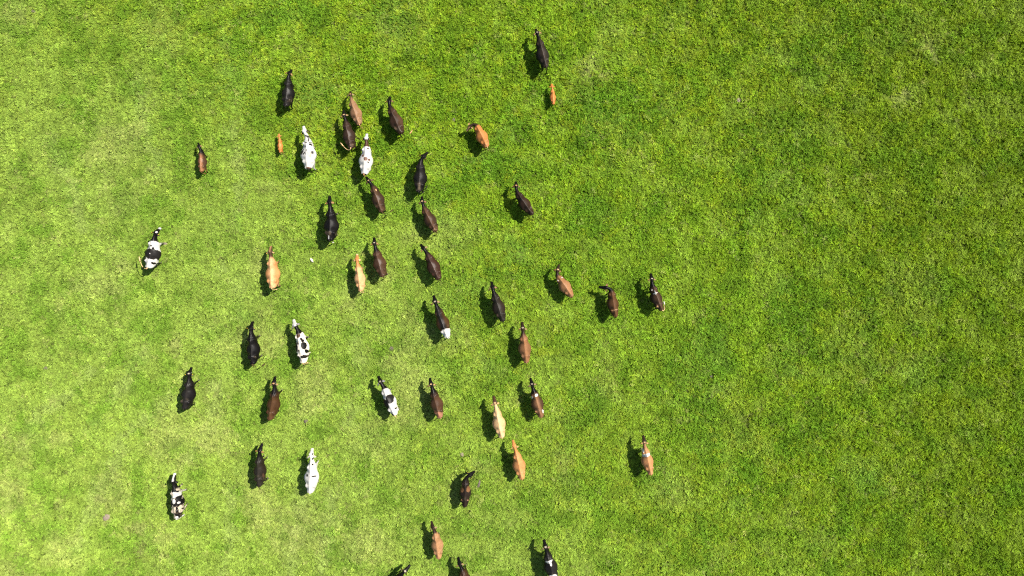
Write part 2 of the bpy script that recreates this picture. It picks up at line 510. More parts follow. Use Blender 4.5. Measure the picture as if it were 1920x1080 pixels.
def base_body(gait, thin=1.0):
    sp = Soup()
    sp.loft([section(x, zt, zb, w * thin, a, b_) for (x, zt, zb, w, a, b_) in TRUNK])
    rings = []
    for (t, hh, hw) in HEAD:
        ring = []
        for k in range(16):
            a = 2 * math.pi * k / 16
            # the forehead is flatter than the jaw
            ring.append(head_pt(t, hw * math.cos(a), hh * math.sin(a) * (0.8 if math.sin(a) > 0 else 1.0)))
        rings.append(ring)
    sp.loft(rings)
    sp.ball(head_pt(0.0, 0, 0.03), (0.06, 0.095, 0.07))             # poll
    for s in (-1, 1):
        sp.ball((-0.50, s * 0.190, 1.190), (0.120, 0.095, 0.085))     # hook bones
        sp.ball((-0.88, s * 0.115, 1.17), (0.075, 0.055, 0.085))     # pin bones
        sp.ball((0.54, s * 0.180, 1.05), (0.13, 0.085, 0.25))       # shoulder
        sp.ball((-0.62, s * 0.140, 0.96), (0.22, 0.10, 0.24))       # thigh
        sp.ball(head_pt(0.13, s * 0.112, 0.045), (0.05, 0.03, 0.035))  # brow
    sp.ball((0.62, 0, 0.78), (0.16, 0.12, 0.15))                    # brisket
    sp.tube([(-0.90, 0, 1.245), (-0.6, 0, 1.305), (-0.2, 0, 1.315), (0.2, 0, 1.318), (0.44, 0, 1.358), (0.6, 0, 1.325)],
            [0.034, 0.030, 0.024, 0.024, 0.030, 0.026], n=8)         # spine
    for pts, rad, hoof in leg_paths(gait):
        sp.tube(pts, rad, n=12)
    me = mesh_from('cow_base', sp.v, sp.f)
    o = bpy.data.objects.new('cow_base', me)
    LINK(o)
    rm = o.modifiers.new('r', 'REMESH'); rm.mode = 'VOXEL'; rm.voxel_size = 0.025
    sm = o.modifiers.new('s', 'SMOOTH'); sm.factor = 0.5; sm.iterations = 4
    dg = bpy.context.evaluated_depsgraph_get()
    ev = bpy.data.meshes.new_from_object(o.evaluated_get(dg))
    co = np.empty(len(ev.vertices) * 3); ev.vertices.foreach_get('co', co)
    faces = [tuple(p.vertices) for p in ev.polygons]
    ed = np.empty(len(ev.edges) * 2, dtype=np.int32); ev.edges.foreach_get('vertices', ed)
    ed = ed.reshape(-1, 2)
    bpy.data.objects.remove(o)
    co = co.reshape(-1, 3)
    # soften the joins of the trunk (not the thin legs and head)
    deg = np.bincount(ed.ravel(), minlength=len(co)).astype(float)[:, None]
    w = (sstep(0.62, 0.85, co[:, 2]) * sstep(1.15, 1.0, co[:, 0]))[:, None] * 0.6
    for it in range(9):
        acc = np.zeros_like(co)
        np.add.at(acc, ed[:, 0], co[ed[:, 1]]); np.add.at(acc, ed[:, 1], co[ed[:, 0]])
        co = co * (1 - w) + (acc / deg) * w
    # hollows: flank pits before the hooks, between hooks and pins, behind the shoulder blades
    for (px, py, rx, ry, dz) in ((-0.33, 0.20, 0.11, 0.10, 0.050), (-0.70, 0.13, 0.10, 0.07, 0.030), (0.27, 0.15, 0.07, 0.10, 0.025), (0.62, 0.09, 0.08, 0.06, 0.02)):
        g = np.exp(-((co[:, 0] - px) / rx) ** 2 - ((np.abs(co[:, 1]) - py) / ry) ** 2) * sstep(1.0, 1.15, co[:, 2])
        co[:, 2] -= dz * g
    # a sharp line of the backbone
    g = np.exp(-(co[:, 1] / 0.055) ** 2) * sstep(1.18, 1.28, co[:, 2]) * sstep(0.7, 0.5, co[:, 0])
    co[:, 2] += 0.010 * g
    g = np.exp(-((co[:, 0] + 0.49 - 0.1 * np.abs(co[:, 1])) / 0.028) ** 2) * sstep(0.24, 0.18, np.abs(co[:, 1])) * sstep(1.10, 1.18, co[:, 2])
    co[:, 2] += 0.012 * g                  # ridge from hook to hook
    # the rumen makes the left side fuller
    g = np.exp(-((co[:, 0] + 0.12) / 0.28) ** 2) * sstep(0.55, 0.75, co[:, 2]) * sstep(0.1, 0.3, co[:, 1])
    co[:, 1] += 0.03 * g
    return co, faces


BASES = [base_body(g) for g in range(4)]


def bend(p, yaw, pitch=0.0, spine=0.0):
    """bend rest points along the neck (yaw to the left positive, pitch up positive) and a little along the back"""
    p = np.array(p, dtype=np.float64).reshape(-1, 3)
    n = 48
    gx = np.linspace(-1.1, 1.7, 200)
    t = sstep(NX0 - 0.02, NX1 + 0.02, gx)
    ps = -spine * np.clip((gx + 0.2) / 1.0, -1, 1)          # trunk curves
    pit = pitch * t
    dx_ = gx[1] - gx[0]
    z0 = 1.15
    cx = np.concatenate([[gx[0]], gx[0] + np.cumsum(np.cos((pit[1:] + pit[:-1]) / 2) * dx_)])
    cz = np.concatenate([[z0], z0 + np.cumsum(np.sin((pit[1:] + pit[:-1]) / 2) * dx_)])
    a = np.interp(p[:, 0], gx, pit)
    hz = p[:, 2] - z0
    x1 = np.interp(p[:, 0], gx, cx) - np.sin(a) * hz
    z1 = np.interp(p[:, 0], gx, cz) + np.cos(a) * hz
    # the front legs keep upright
    yw = yaw * t + ps
    bx = np.concatenate([[0], np.cumsum(np.cos((yw[1:] + yw[:-1]) / 2) * dx_)])
    by = np.concatenate([[0], np.cumsum(np.sin((yw[1:] + yw[:-1]) / 2) * dx_)])
    # keep the middle of the trunk in place
    i0 = np.argmin(np.abs(gx + 0.2)); bx = bx - bx[i0] + gx[i0]; by = by - by[i0]
    # the yaw of a point follows its own x before pitching, so the bend stays smooth
    w = np.interp(p[:, 0], gx, yw)
    off = x1 - np.interp(p[:, 0], gx, cx)
    ccx = np.interp(np.interp(p[:, 0], gx, cx), gx, bx); ccy = np.interp(np.interp(p[:, 0], gx, cx), gx, by)
    X = ccx - np.sin(w) * p[:, 1] + np.cos(w) * off
    Y = ccy + np.cos(w) * p[:, 1] + np.sin(w) * off
    return np.stack([X, Y, z1], 1)


def set_coat(me, cols):
    a = me.attributes.new('coat', 'FLOAT_COLOR', 'POINT')
    a.data.foreach_set('color', np.concatenate([cols, np.ones((len(cols), 1))], 1).astype(np.float32).ravel())


BLACK = (0.0042, 0.0035, 0.0032); DARK = (0.016, 0.0095, 0.006); CHOC = (0.042, 0.022, 0.012); BROWN = (0.105, 0.051, 0.022)
TAN = (0.185, 0.098, 0.045); ORANGE = (0.30, 0.122, 0.038); PALE = (0.37, 0.20, 0.090); CREAM = (0.40, 0.265, 0.13); WHITE = (0.37, 0.35, 0.312)
GREY = (0.0095, 0.008, 0.007); RUST = (0.33, 0.112, 0.028); MARK = (0.095, 0.049, 0.032); DIRTY = (0.30, 0.25, 0.18)


def coat_colour(p, c, seed):
    """coat colour of rest points p for coat c"""
    n = len(p)
    x, y, z = p[:, 0], p[:, 1], p[:, 2]
    out_ = np.tile(np.array(c['base']), (n, 1))
    nz = fbm(p, 3.0, seed, 3); nf = fbm(p, 9.0, seed + 5, 2)

    def mix(colr, t):
        out_[:] = out_ * (1 - t[:, None]) + np.array(colr)[None, :] * t[:, None]

    if 'points' in c:                           # darker head, neck, lower legs
        st, en = c.get('neck', (0.60, 0.95))
        mix(c['points'], sstep(st, en, x + (nz - 0.5) * 0.25) * c.get('neckmix', 1.0))
        mix(c['points'], sstep(0.62, 0.35, z) * 0.85)
    if 'flank' in c:                            # redder or darker sides
        mix(c['flank'], sstep(0.06, 0.26, np.abs(y) + (nz - 0.5) * 0.12) * sstep(0.9, 0.5, np.abs(x - 0.0)) * 0.8)
    if 'stripe' in c:
        mix(c['stripe'], sstep(0.050, 0.02, np.abs(y + (nz - 0.5) * 0.05)) * sstep(1.15, 1.25, z) * sstep(1.1, 0.9, x) * 0.8)
    wob = (nz - 0.5) * 0.75 + (nf - 0.5) * 0.40
    for pt in c.get('patches', ()):             # (x, y, rx, ry, colour) seen from above
        px, py, rx, ry, pc = pt
        dd = np.sqrt(((x - px) / (rx * 1.12)) ** 2 + ((y - py) / (ry * 1.12)) ** 2)
        mix(pc, sstep(1.08, 0.96, dd + wob * min(1.0, 0.25 + 2.2 * min(rx, ry))))
    if 'mottle' in c:                           # ragged blotches
        mc, fr, th = c['mottle']
        mn = fbm(p * np.array((1.0, 1.3, 1.0)), fr, seed + 71, 3)
        mix(mc, sstep(th, th + 0.03, mn) * sstep(0.85, 0.7, x))
    if c.get('speck'):                          # small dark spots scattered over the front half
        rs = random.Random(seed)
        for q in range(46):
            px, py = rs.uniform(-0.10, 1.05), rs.uniform(-0.34, 0.34)
            if px > 0.65: py *= 0.4
            rx, ry = rs.uniform(0.022, 0.050), rs.uniform(0.020, 0.042)
            mix(BLACK, sstep(1.15, 0.85, np.sqrt(((x - px) / rx) ** 2 + ((y - py) / ry) ** 2) + wob * 0.3) * (z > 0.9))
    if 'head' in c:
        mix(c['head'], sstep(1.16, 1.20, x))
    if 'mask' in c:                             # blaze down the face
        mix(c['mask'], sstep(1.22, 1.25, x) * sstep(0.065, 0.045, np.abs(y)))
    if 'poll' in c:
        dd = np.sqrt(((x - 1.27) / 0.045) ** 2 + (y / 0.075) ** 2)
        mix(c['poll'], sstep(1.2, 0.6, dd + wob) * (z > 1.15) * 0.8)
    if 'muzzle' in c:
        mix(c['muzzle'], sstep(1.50, 1.56, x))
    dirt = fbm(p, 1.6, seed + 91, 3)
    out_ *= (0.58 + 0.50 * nz + 0.34 * dirt)[:, None]
    if c.get('soil', 0.25):
        mix((0.20, 0.15, 0.09), np.clip(sstep(0.55, 0.8, fbm(p, 4.0, seed + 97, 3)) * sstep(-0.1, -0.6, x) * c.get('soil', 0.25), 0, 1))
    return np.clip(out_, 0, 0.85)


EAR_L, EAR_W = 0.17, 0.105


def ear_points(side, droop=0.12, back=0.10):
    """cupped leaf pointing sideways from the poll"""
    sp = Soup()
    base = head_pt(0.015, side * 0.105, 0.020)
    rows = []
    for k in range(7):
        t = k / 6
        w = EAR_W * math.sin(math.pi * (0.12 + 0.86 * t)) ** 0.8 * 0.62
        c = Vector((base[0] - back * t * 0.6, base[1] + side * EAR_L * t, base[2] + 0.02 - droop * t * t))
        rows.append([c + Vector((w, 0, 0.012)), c + Vector((w * 0.5, 0, -0.012)), c + Vector((0, 0, -0.022)), c + Vector((-w * 0.6, 0, -0.010)), c + Vector((-w, 0, 0.016)),
                     c + Vector((-w * 0.5, 0, 0.004)), c + Vector((0, 0, -0.008)), c + Vector((w * 0.5, 0, 0.004))])
    sp.loft(rows)
    return sp


def tail_paths(pose):
    b0 = (-0.90, 0, 1.255)
    if pose == 'left':
        return [b0, (-0.99, 0.03, 1.24), (-1.02, 0.14, 1.16), (-0.95, 0.26, 1.10), (-0.82, 0.36, 1.08), (-0.66, 0.45, 1.08), (-0.52, 0.52, 1.06)]
    if pose == 'leftout':
        return [b0, (-1.0, 0.03, 1.25), (-1.02, 0.14, 1.22), (-0.95, 0.28, 1.18), (-0.80, 0.42, 1.13), (-0.64, 0.54, 1.08), (-0.50, 0.62, 1.02)]
    if pose == 'right':
        return [b0, (-0.99, -0.02, 1.20), (-1.06, -0.08, 1.08), (-1.12, -0.18, 0.98), (-1.14, -0.30, 0.92), (-1.10, -0.42, 0.88), (-1.02, -0.54, 0.86)]
    if pose == 'flank':
        return [b0, (-0.98, -0.03, 1.20), (-1.00, -0.12, 1.06), (-0.92, -0.24, 0.98), (-0.80, -0.31, 0.94), (-0.66, -0.36, 0.90), (-0.54, -0.39, 0.86)]
    if pose == 'back':
        return [b0, (-1.00, 0, 1.20), (-1.08, 0.01, 1.06), (-1.13, 0.02, 0.90), (-1.16, 0.02, 0.74), (-1.18, 0.01, 0.58), (-1.19, 0.0, 0.44)]
    return [b0, (-0.975, 0, 1.20), (-1.01, 0.005, 1.05), (-1.02, 0.01, 0.88), (-1.02, 0.012, 0.70), (-1.01, 0.01, 0.54), (-1.0, 0.0, 0.40)]


def build_animal(key, name, label, cat, x, y, heading, scale, yaw, coat, group, gait=0, pitch=0.0, spine=0.0, tail='hang', thin=1.0,
                 ear=None, ear_in=None, tagged=True, switch=None, tailcol=None, udder=True, calf=False):
    seed = sum(ord(ch) * (i + 3) for i, ch in enumerate(key)) % 997
    root = bpy.data.objects.new(name, None)
    root.empty_display_size = 0.3
    root.location = (x, y, 0); root.rotation_euler = (0, 0, math.radians(heading)); root.scale = (scale,) * 3
    LINK(root)
    tag(root, label, cat, group)
    YAW, PIT, SPN = math.radians(yaw), math.radians(pitch), math.radians(spine)

    def shape(p):
        p = np.array(p, dtype=np.float64).reshape(-1, 3).copy()
        tw = 1 + (1.07 * thin - 1) * sstep(0.80, 0.50, p[:, 0])
        body = sstep(0.45, 0.75, p[:, 2])
        p[:, 1] *= 1 + (tw - 1) * body
        if calf:                                   # shallow belly, long legs, short neck, big head
            p[:, 1] *= 1 + 0.30 * sstep(1.05, 1.18, p[:, 0])
            p[:, 0] = np.where(p[:, 0] > 0.6, 0.6 + (p[:, 0] - 0.6) * 0.93, p[:, 0])
            p[:, 2] = np.where(p[:, 2] > 0.6, 1.3 - (1.3 - p[:, 2]) * 0.8, p[:, 2] * 0.74 / 0.6)
        return bend(p, YAW, PIT, SPN)

    def part(pname, sp, mat, cols=None, parent=root, smooth=True, do_bend=True):
        v = shape(sp.v) if do_bend else np.array(sp.v)
        me = mesh_from(pname, v, sp.f, smooth)
        me.materials.append(mat)
        if cols is not None:
            set_coat(me, cols if np.ndim(cols) == 2 else np.tile(np.array(cols), (len(v), 1)))
        o = bpy.data.objects.new(pname, me); LINK(o); o.parent = parent
        return o

    co, faces = BASES[gait]
    co = co.copy()
    me = mesh_from('body', shape(co), faces)
    me.materials.append(M_COAT)
    set_coat(me, coat_colour(co, coat, seed))
    bo = bpy.data.objects.new('body', me); LINK(bo); bo.parent = root

    hc = coat_colour(np.array([head_pt(0.05, 0.07, 0.05)]), {k: v for k, v in coat.items() if k not in ('poll', 'mask', 'speck')}, seed)[0]
    ec = np.array(ear if ear else hc)
    ic = 0.35 * np.array(ear_in if ear_in else ec * 1.3) + 0.65 * ec
    for s in (1, -1):
        sp = ear_points(s, 0.09 + 0.05 * ((seed + s) % 5) / 5, 0.05 + 0.12 * ((seed * 3 + s) % 7) / 7)
        cols = np.tile(ec, (len(sp.v), 1))
        for r in range(7):
            for k in (5, 6, 7, 0):
                cols[r * 8 + k] = ic if 1 <= r <= 5 else ec
        eo = part('ear', sp, M_COAT, cols)
        if tagged:
            t = Soup()
            v = np.array(sp.v[3 * 8:4 * 8]).mean(0)
            rings = []
            for dz, k in ((-0.062, 0.8), (-0.03, 1.0), (0.0, 0.9), (0.012, 0.5)):
                rings.append([(v[0] + 0.020 + 0.026 * k * cx, v[1] + 0.006 * cy + s * 0.02, v[2] + dz) for cx, cy in ((-1, -1), (1, -1), (1, 1), (-1, 1))])
            t.loft(rings)
            part('ear_tag', t, M_TAG, parent=eo, smooth=False)
    for s in (1, -1):
        sp = Soup(); sp.ball(head_pt(0.145, s * 0.130, 0.03), (0.024, 0.014, 0.02), 8, 6)
        part('eye', sp, M_EYE)
    # tail with its hairy switch
    tp = tail_paths(tail)
    sp = Soup(); sp.tube(tp[:6], [0.034, 0.030, 0.024, 0.020, 0.017, 0.015], n=8)
    tc0 = np.array(tailcol) if tailcol else coat_colour(np.array([(-0.9, 0, 1.25)]), coat, seed)[0]
    to = part('tail', sp, M_COAT, np.tile(tc0, (len(sp.v), 1)))
    d = np.array(tp[6]) - np.array(tp[5]); e = np.array(tp[6])
    sp = Soup(); sp.tube([tuple(np.array(tp[5]) - d * 0.2), tuple(np.array(tp[5]) + d * 0.3), tuple(e), tuple(e + d * 0.55), tuple(e + d * 0.9)],
                         [0.016, 0.034, 0.040, 0.028, 0.008], n=8)
    part('tail_switch', sp, M_COAT, np.array(switch if switch else tc0 * 0.9), parent=to)
    if udder:
        sp = Soup(); sp.ball((-0.46, 0, 0.62), (0.20, 0.16, 0.15), 14, 9)
        for sx in (-0.07, 0.08):
            for sy in (-0.07, 0.07):
                sp.tube([(-0.46 + sx, sy, 0.52), (-0.46 + sx, sy, 0.46), (-0.46 + sx, sy, 0.43)], [0.022, 0.015, 0.009], n=7)
        part('udder', sp, M_UDDER)
    for pts, rad, hf in leg_paths(gait):
        sp = Soup()
        rings = []
        for z, r in ((0.0, 0.062), (0.035, 0.058), (0.07, 0.048), (0.095, 0.036)):
            rings.append([(hf[0] - 0.25 * (z - 0.02) + r * 1.2 * math.cos(a), hf[1] + r * 0.9 * math.sin(a), hf[2] + z) for a in np.linspace(0, 2 * math.pi, 11)[:-1]])
        sp.loft(rings)
        part('hoof', sp, M_HOOF)
    return root

# ------------------------------------------------------------------ the herd
W = WHITE
HERD = [
    # key, x, y, heading, scale, neck yaw, label, options
    ('a01', -13.24, 11.55, 83.8, 0.90, -8, 'black cow walking alone at the upper left, highest of the left rows',
     dict(coat=dict(base=GREY, points=BLACK, flank=BLACK), ear_in=PALE, tail='back', gait=1)),
    ('a02', -9.27, 10.39, 108.8, 0.85, -4, 'light brown cow with dark face just ahead of the pale-tailed dark brown cow',
     dict(coat=dict(base=(0.142, 0.076, 0.038), points=DARK, neck=(0.85, 1.15), poll=PALE), ear_in=CREAM, gait=0, pitch=-8, tailcol=PALE)),
    ('a03', -9.66, 9.06, 102.0, 0.91, 6, 'dark brown cow flicking a pale tail out to its left side',
     dict(coat=dict(base=(0.0280, 0.0158, 0.0098), points=BLACK, flank=DARK, poll=CREAM), ear_in=CREAM, tail='left', tailcol=CREAM, switch=CREAM, gait=2)),
    ('a04', -6.87, 9.90, 113.9, 0.95, -18, 'dark brown cow with tail swung out, right of the dark-faced light brown cow',
     dict(coat=dict(base=(0.0224, 0.0120, 0.0069), points=BLACK, flank=CHOC), ear_in=TAN, tail='right', switch=PALE, gait=3)),
    ('c05', -13.86, 8.52, 93.0, 0.46, 12, 'small orange calf left of the white cow with fine black specks',
     dict(coat=dict(base=RUST, head=ORANGE), calf=True, ear=ORANGE, tailcol=PALE, gait=1, thin=0.82)),
    ('a06', -12.01, 7.94, 91.9, 1.01, 20, 'white cow with fine black specks on neck and shoulders',
     dict(coat=dict(base=W, speck=True, head=W, patches=[(1.21, 0.10, 0.06, 0.05, BLACK), (1.21, -0.09, 0.06, 0.06, BLACK), (-0.12, -0.12, 0.16, 0.09, DIRTY), (-0.9, -0.05, 0.05, 0.12, MARK),
                                                           (0.1, 0.24, 0.05, 0.06, BLACK), (0.0, 0.32, 0.08, 0.05, BLACK)]), ear=BLACK, thin=1.06, gait=2, tailcol=DARK)),
    ('a07', -8.62, 7.58, 85.1, 0.97, 8, 'white cow with a dark neck and two brown spots on its back',
     dict(coat=dict(base=W, head=W, patches=[(0.95, 0.02, 0.20, 0.3, CHOC), (0.18, 0.13, 0.075, 0.06, MARK), (0.00, -0.05, 0.11, 0.10, MARK), (-0.03, -0.22, 0.06, 0.05, MARK),
                                             (-0.18, -0.19, 0.035, 0.035, BLACK), (0.62, -0.13, 0.05, 0.05, CHOC), (-0.93, 0.0, 0.04, 0.12, DARK)]), ear=BLACK, gait=0, tailcol=PALE)),
    ('a08', -7.95, 5.29, 109.8, 0.91, 16, 'dark brown cow following right behind the white cow with brown spots',
     dict(coat=dict(base=(0.0416, 0.0218, 0.0110), points=BLACK, flank=DARK, poll=CREAM, patches=[(0.50, -0.14, 0.06, 0.03, PALE)]), ear_in=TAN, tail='right', gait=1)),
    ('a09', -10.66, 3.75, 88.5, 1.03, 6, 'black cow with a small white mark above its tail',
     dict(coat=dict(base=BLACK, patches=[(-0.76, 0.03, 0.10, 0.025, W)]), ear=CHOC, ear_in=PALE, switch=W, tailcol=GREY, gait=3, thin=1.03)),
    ('a10', -5.42, 6.56, 85.9, 0.98, -34, 'black cow with head turned to the right, right of the white cow with brown spots',
     dict(coat=dict(base=GREY, points=BLACK, flank=BLACK, muzzle=GREY), ear_in=GREY, tail='flank', gait=2)),
    ('a11', -4.88, 4.07, 117.6, 0.89, -12, 'dark brown cow directly behind the black cow that turns its head right',
     dict(coat=dict(base=(0.0472, 0.0241, 0.0121), points=BLACK, flank=DARK, poll=CREAM, patches=[(-0.78, 0.1, 0.05, 0.12, TAN)]), ear_in=PALE, gait=0)),
    ('a12', 0.71, 5.02, 125.3, 0.90, -30, 'small blackish brown cow standing apart on the right below the orange cow',
     dict(coat=dict(base=DARK, points=BLACK, flank=(0.0208, 0.0113, 0.0063), poll=PALE), ear_in=TAN, gait=1, thin=0.93)),
    ('a13', -7.84, 1.51, 105.0, 0.93, -2, 'dark brown cow walking beside the pale orange cow on its right',
     dict(coat=dict(base=(0.0416, 0.0218, 0.0126), points=BLACK, neck=(0.55, 0.85), flank=(0.0328, 0.0158, 0.0075), poll=DIRTY), ear_in=PALE, gait=2)),
    ('a14', -9.02, 0.61, 97.3, 0.87, 0, 'pale orange cow with orange face walking left of a dark brown cow',
     dict(coat=dict(base=PALE, points=ORANGE, neck=(0.6, 0.8), muzzle=CREAM), ear=PALE, ear_in=CREAM, tailcol=CREAM, gait=3, thin=0.88)),
    ('a15', -4.67, 1.31, 114.4, 0.93, 14, 'dark brown cow, third in the column behind the head-turning black cow',
     dict(coat=dict(base=(0.0304, 0.0158, 0.0104), points=BLACK, flank=(0.0224, 0.0090, 0.0052)), ear_in=CREAM, gait=0, thin=1.02)),
    ('a16', -14.13, 0.90, 92.3, 0.98, 4, 'pale orange cow with a dark neck and head, on the left side of the herd',
     dict(coat=dict(base=PALE, points=CHOC, neck=(0.78, 0.98), flank=ORANGE, mask=TAN), ear_in=CREAM, tailcol=CREAM, gait=1, thin=1.02)),
    ('y17', -18.43, 7.55, 90.7, 0.69, 24, 'small reddish brown young cow with black sides near the left edge',
     dict(coat=dict(base=(0.16, 0.072, 0.032), points=BLACK, neck=(0.35, 0.7), flank=BLACK), ear_in=PALE, gait=2, thin=0.9, udder=False)),
    ('a18', -21.20, 2.07, 79.2, 0.97, -12, 'black and white cow with black saddle and raised white tail, leftmost of the herd',
     dict(coat=dict(base=W, points=BLACK, neck=(0.70, 0.76), muzzle=W,
                    patches=[(-0.06, 0.0, 0.27, 0.42, GREY), (-0.59, -0.2, 0.07, 0.07, BLACK), (-0.43, 0.29, 0.08, 0.09, BLACK), (0.43, -0.02, 0.045, 0.035, BLACK),
                             (0.26, -0.1, 0.1, 0.04, BLACK), (-0.05, -0.01, 0.03, 0.03, W), (1.30, -0.05, 0.05, 0.05, W)]), ear=BLACK, tail='leftout', tailcol=CREAM, switch=CREAM, gait=3, thin=1.08)),
    ('a19', 3.10, 0.15, 124.2, 0.85, -52, 'light brown cow heading upper left with a dark neck, right of the main column',
     dict(coat=dict(base=(0.1720, 0.0826, 0.0361), points=DARK, neck=(0.62, 0.9), poll=CREAM, patches=[(0.55, 0.17, 0.04, 0.03, W), (0.55, -0.17, 0.04, 0.03, W)]), ear_in=PALE, gait=1)),
    ('a20', 5.96, -0.87, 100.0, 0.90, 78, 'dark reddish brown cow with black head turned sharply to the left',
     dict(coat=dict(base=(0.0552, 0.0263, 0.0110), points=BLACK, neck=(0.58, 0.85), flank=(0.0384, 0.0181, 0.0075), patches=[(-0.47, 0.0, 0.02, 0.22, TAN)]), ear_in=PALE, gait=2, thin=0.92)),
    ('a21', 8.52, -0.54, 111.2, 0.90, -16, 'dark brown cow with a white cross mark on its back, at the right end',
     dict(coat=dict(base=(0.0384, 0.0218, 0.0121), points=BLACK, neck=(0.55, 0.8), flank=DARK, poll=DIRTY,
                    patches=[(0.28, 0.0, 0.028, 0.15, W), (0.32, 0.02, 0.13, 0.025, W), (-0.60, 0.19, 0.07, 0.06, PALE), (0.55, 0.15, 0.03, 0.03, W)]), ear_in=CREAM, tail='flank', tailcol=CREAM, switch=W, gait=0, thin=0.92)),
    ('a22', -4.11, -2.01, 110.0, 1.02, 0, 'black and dark brown cow with a white rump and white poll',
     dict(coat=dict(base=GREY, points=BLACK, flank=(0.0416, 0.0195, 0.0069), poll=DIRTY, patches=[(-0.72, 0.0, 0.24, 0.40, W)]), ear_in=CREAM, tailcol=W, gait=3, thin=0.92)),
    ('a23', -0.81, -1.10, 108.3, 0.96, -4, 'plain black cow walking between the white rumped cow and the light brown cow',
     dict(coat=dict(base=(0.0136, 0.0113, 0.0081), points=BLACK, flank=(0.0152, 0.0090, 0.0063)), ear_in=PALE, gait=1, thin=0.96)),
    ('a24', 0.75, -3.52, 96.5, 0.94, -2, 'brown cow with nearly black neck and white poll, below a plain black cow',
     dict(coat=dict(base=(0.1403, 0.0654, 0.0281), points=DARK, neck=(0.60, 0.95), flank=BROWN, poll=DIRTY), ear_in=CREAM, gait=2, thin=0.96)),
    ('a25', -15.29, -3.56, 93.2, 0.99, -4, 'glossy black cow walking left of a black and white cow with a white face',
     dict(coat=dict(base=BLACK, points=BLACK), ear_in=GREY, tail='right', gait=3, thin=0.94, pitch=-4, tailcol=CHOC)),
    ('a26', -12.38, -3.43, 98.7, 1.05, 22, 'white cow with black neck, white face and scattered black patches',
     dict(coat=dict(base=(0.4977, 0.4370, 0.3542), head=W, patches=[(0.98, 0.0, 0.24, 0.3, BLACK), (0.02, -0.19, 0.20, 0.13, BLACK), (0.0, 0.27, 0.26, 0.11, BLACK), (-0.58, -0.12, 0.09, 0.16, GREY),
                                                              (0.30, -0.17, 0.08, 0.06, BLACK), (-0.60, 0.22, 0.10, 0.08, GREY), (0.62, 0.0, 0.10, 0.10, CHOC), (-0.3, -0.26, 0.10, 0.07, BLACK), (-0.22, 0.12, 0.06, 0.05, BLACK), (0.2, 0.1, 0.07, 0.05, BLACK), (-0.78, 0.05, 0.06, 0.05, DIRTY), (0.42, -0.12, 0.06, 0.05, BLACK)]), ear=DARK, ear_in=W, gait=0, thin=0.9, tailcol=CREAM)),
    ('a27', -19.12, -6.23, 79.8, 0.96, 6, 'plain black cow with one foreleg forward, farthest left of the lower rows',
     dict(coat=dict(base=GREY, points=BLACK, flank=BLACK, poll=DIRTY), ear_in=GREY, gait=1, thin=1.02)),
    ('a28', -14.08, -6.83, 79.9, 0.99, 10, 'black cow with reddish brown back and rump, below the glossy black cow',
     dict(coat=dict(base=(0.0472, 0.0226, 0.0092), points=BLACK, neck=(0.25, 0.7), flank=(0.0280, 0.0128, 0.0052), poll=PALE), ear_in=CREAM, gait=3, thin=0.92)),
    ('a29', -7.24, -6.64, 113.2, 0.99, 12, 'white cow with black neck and two large black patches on its sides',
     dict(coat=dict(base=W, points=BLACK, neck=(0.68, 0.76), poll=DIRTY, patches=[(0.10, -0.14, 0.22, 0.19, GREY), (-0.12, 0.25, 0.30, 0.15, BLACK), (-0.85, 0.13, 0.10, 0.07, BLACK), (-0.55, -0.22, 0.05, 0.04, BLACK)]),
          ear_in=W, tail='back', tailcol=CREAM, gait=2, thin=0.92)),
    ('a30', -4.47, -6.80, 105.4, 0.94, 4, 'dark brown cow with a lighter rump, beside the white cow with black neck',
     dict(coat=dict(base=(0.0416, 0.0203, 0.0104), points=BLACK, neck=(0.3, 0.8), patches=[(-0.75, 0, 0.22, 0.2, (0.16, 0.075, 0.042))], poll=CREAM), ear_in=CREAM, gait=0, thin=0.95)),
    ('a31', -0.78, -7.93, 101.8, 0.96, 2, 'cream coloured cow with a dark face',
     dict(coat=dict(base=CREAM, head=CHOC, poll=CREAM, flank=PALE), ear=TAN, ear_in=CREAM, gait=1, thin=0.95)),
    ('a32', 1.48, -6.78, 106.1, 0.93, 0, 'brown backed cow with black sides and white marks on the shoulders',
     dict(coat=dict(base=(0.1205, 0.0607, 0.0285), points=BLACK, neck=(0.50, 0.72), flank=DARK, poll=DIRTY, patches=[(0.52, -0.09, 0.08, 0.09, W), (0.44, 0.21, 0.07, 0.06, W), (-0.60, -0.21, 0.12, 0.05, W), (-0.47, 0.24, 0.04, 0.05, PALE)]),
          ear_in=CREAM, gait=3, thin=0.95)),
    ('a33', 0.41, -10.43, 102.7, 0.91, 4, 'orange cow with an orange head, behind the cream cow',
     dict(coat=dict(base=(0.3080, 0.1364, 0.0493), points=ORANGE, neck=(0.7, 0.9)), ear=TAN, ear_in=CREAM, gait=2)),
    ('a34', -2.76, -12.04, 88.6, 0.91, -60, 'blackish brown cow with rusty shoulders and head turned right',
     dict(coat=dict(base=(0.0128, 0.0082, 0.0058), points=BLACK, patches=[(0.22, 0.22, 0.17, 0.11, BROWN), (0.22, -0.22, 0.17, 0.11, BROWN), (-0.47, 0.22, 0.03, 0.04, TAN), (-0.47, -0.2, 0.03, 0.04, TAN)]),
          ear_in=GREY, gait=1, thin=0.9, pitch=-10)),
    ('a35', -4.43, -15.17, 98.4, 0.86, 12, 'light brown cow with dark neck and head near the bottom edge',
     dict(coat=dict(base=(0.2150, 0.1101, 0.0499), points=DARK, neck=(0.72, 0.95), flank=TAN), ear_in=CREAM, gait=0)),
    ('a36', -6.90, -17.62, 61.2, 0.94, -20, 'black cow of which only the head shows at the bottom edge',
     dict(coat=dict(base=BLACK, poll=DIRTY), ear_in=GREY, gait=2)),
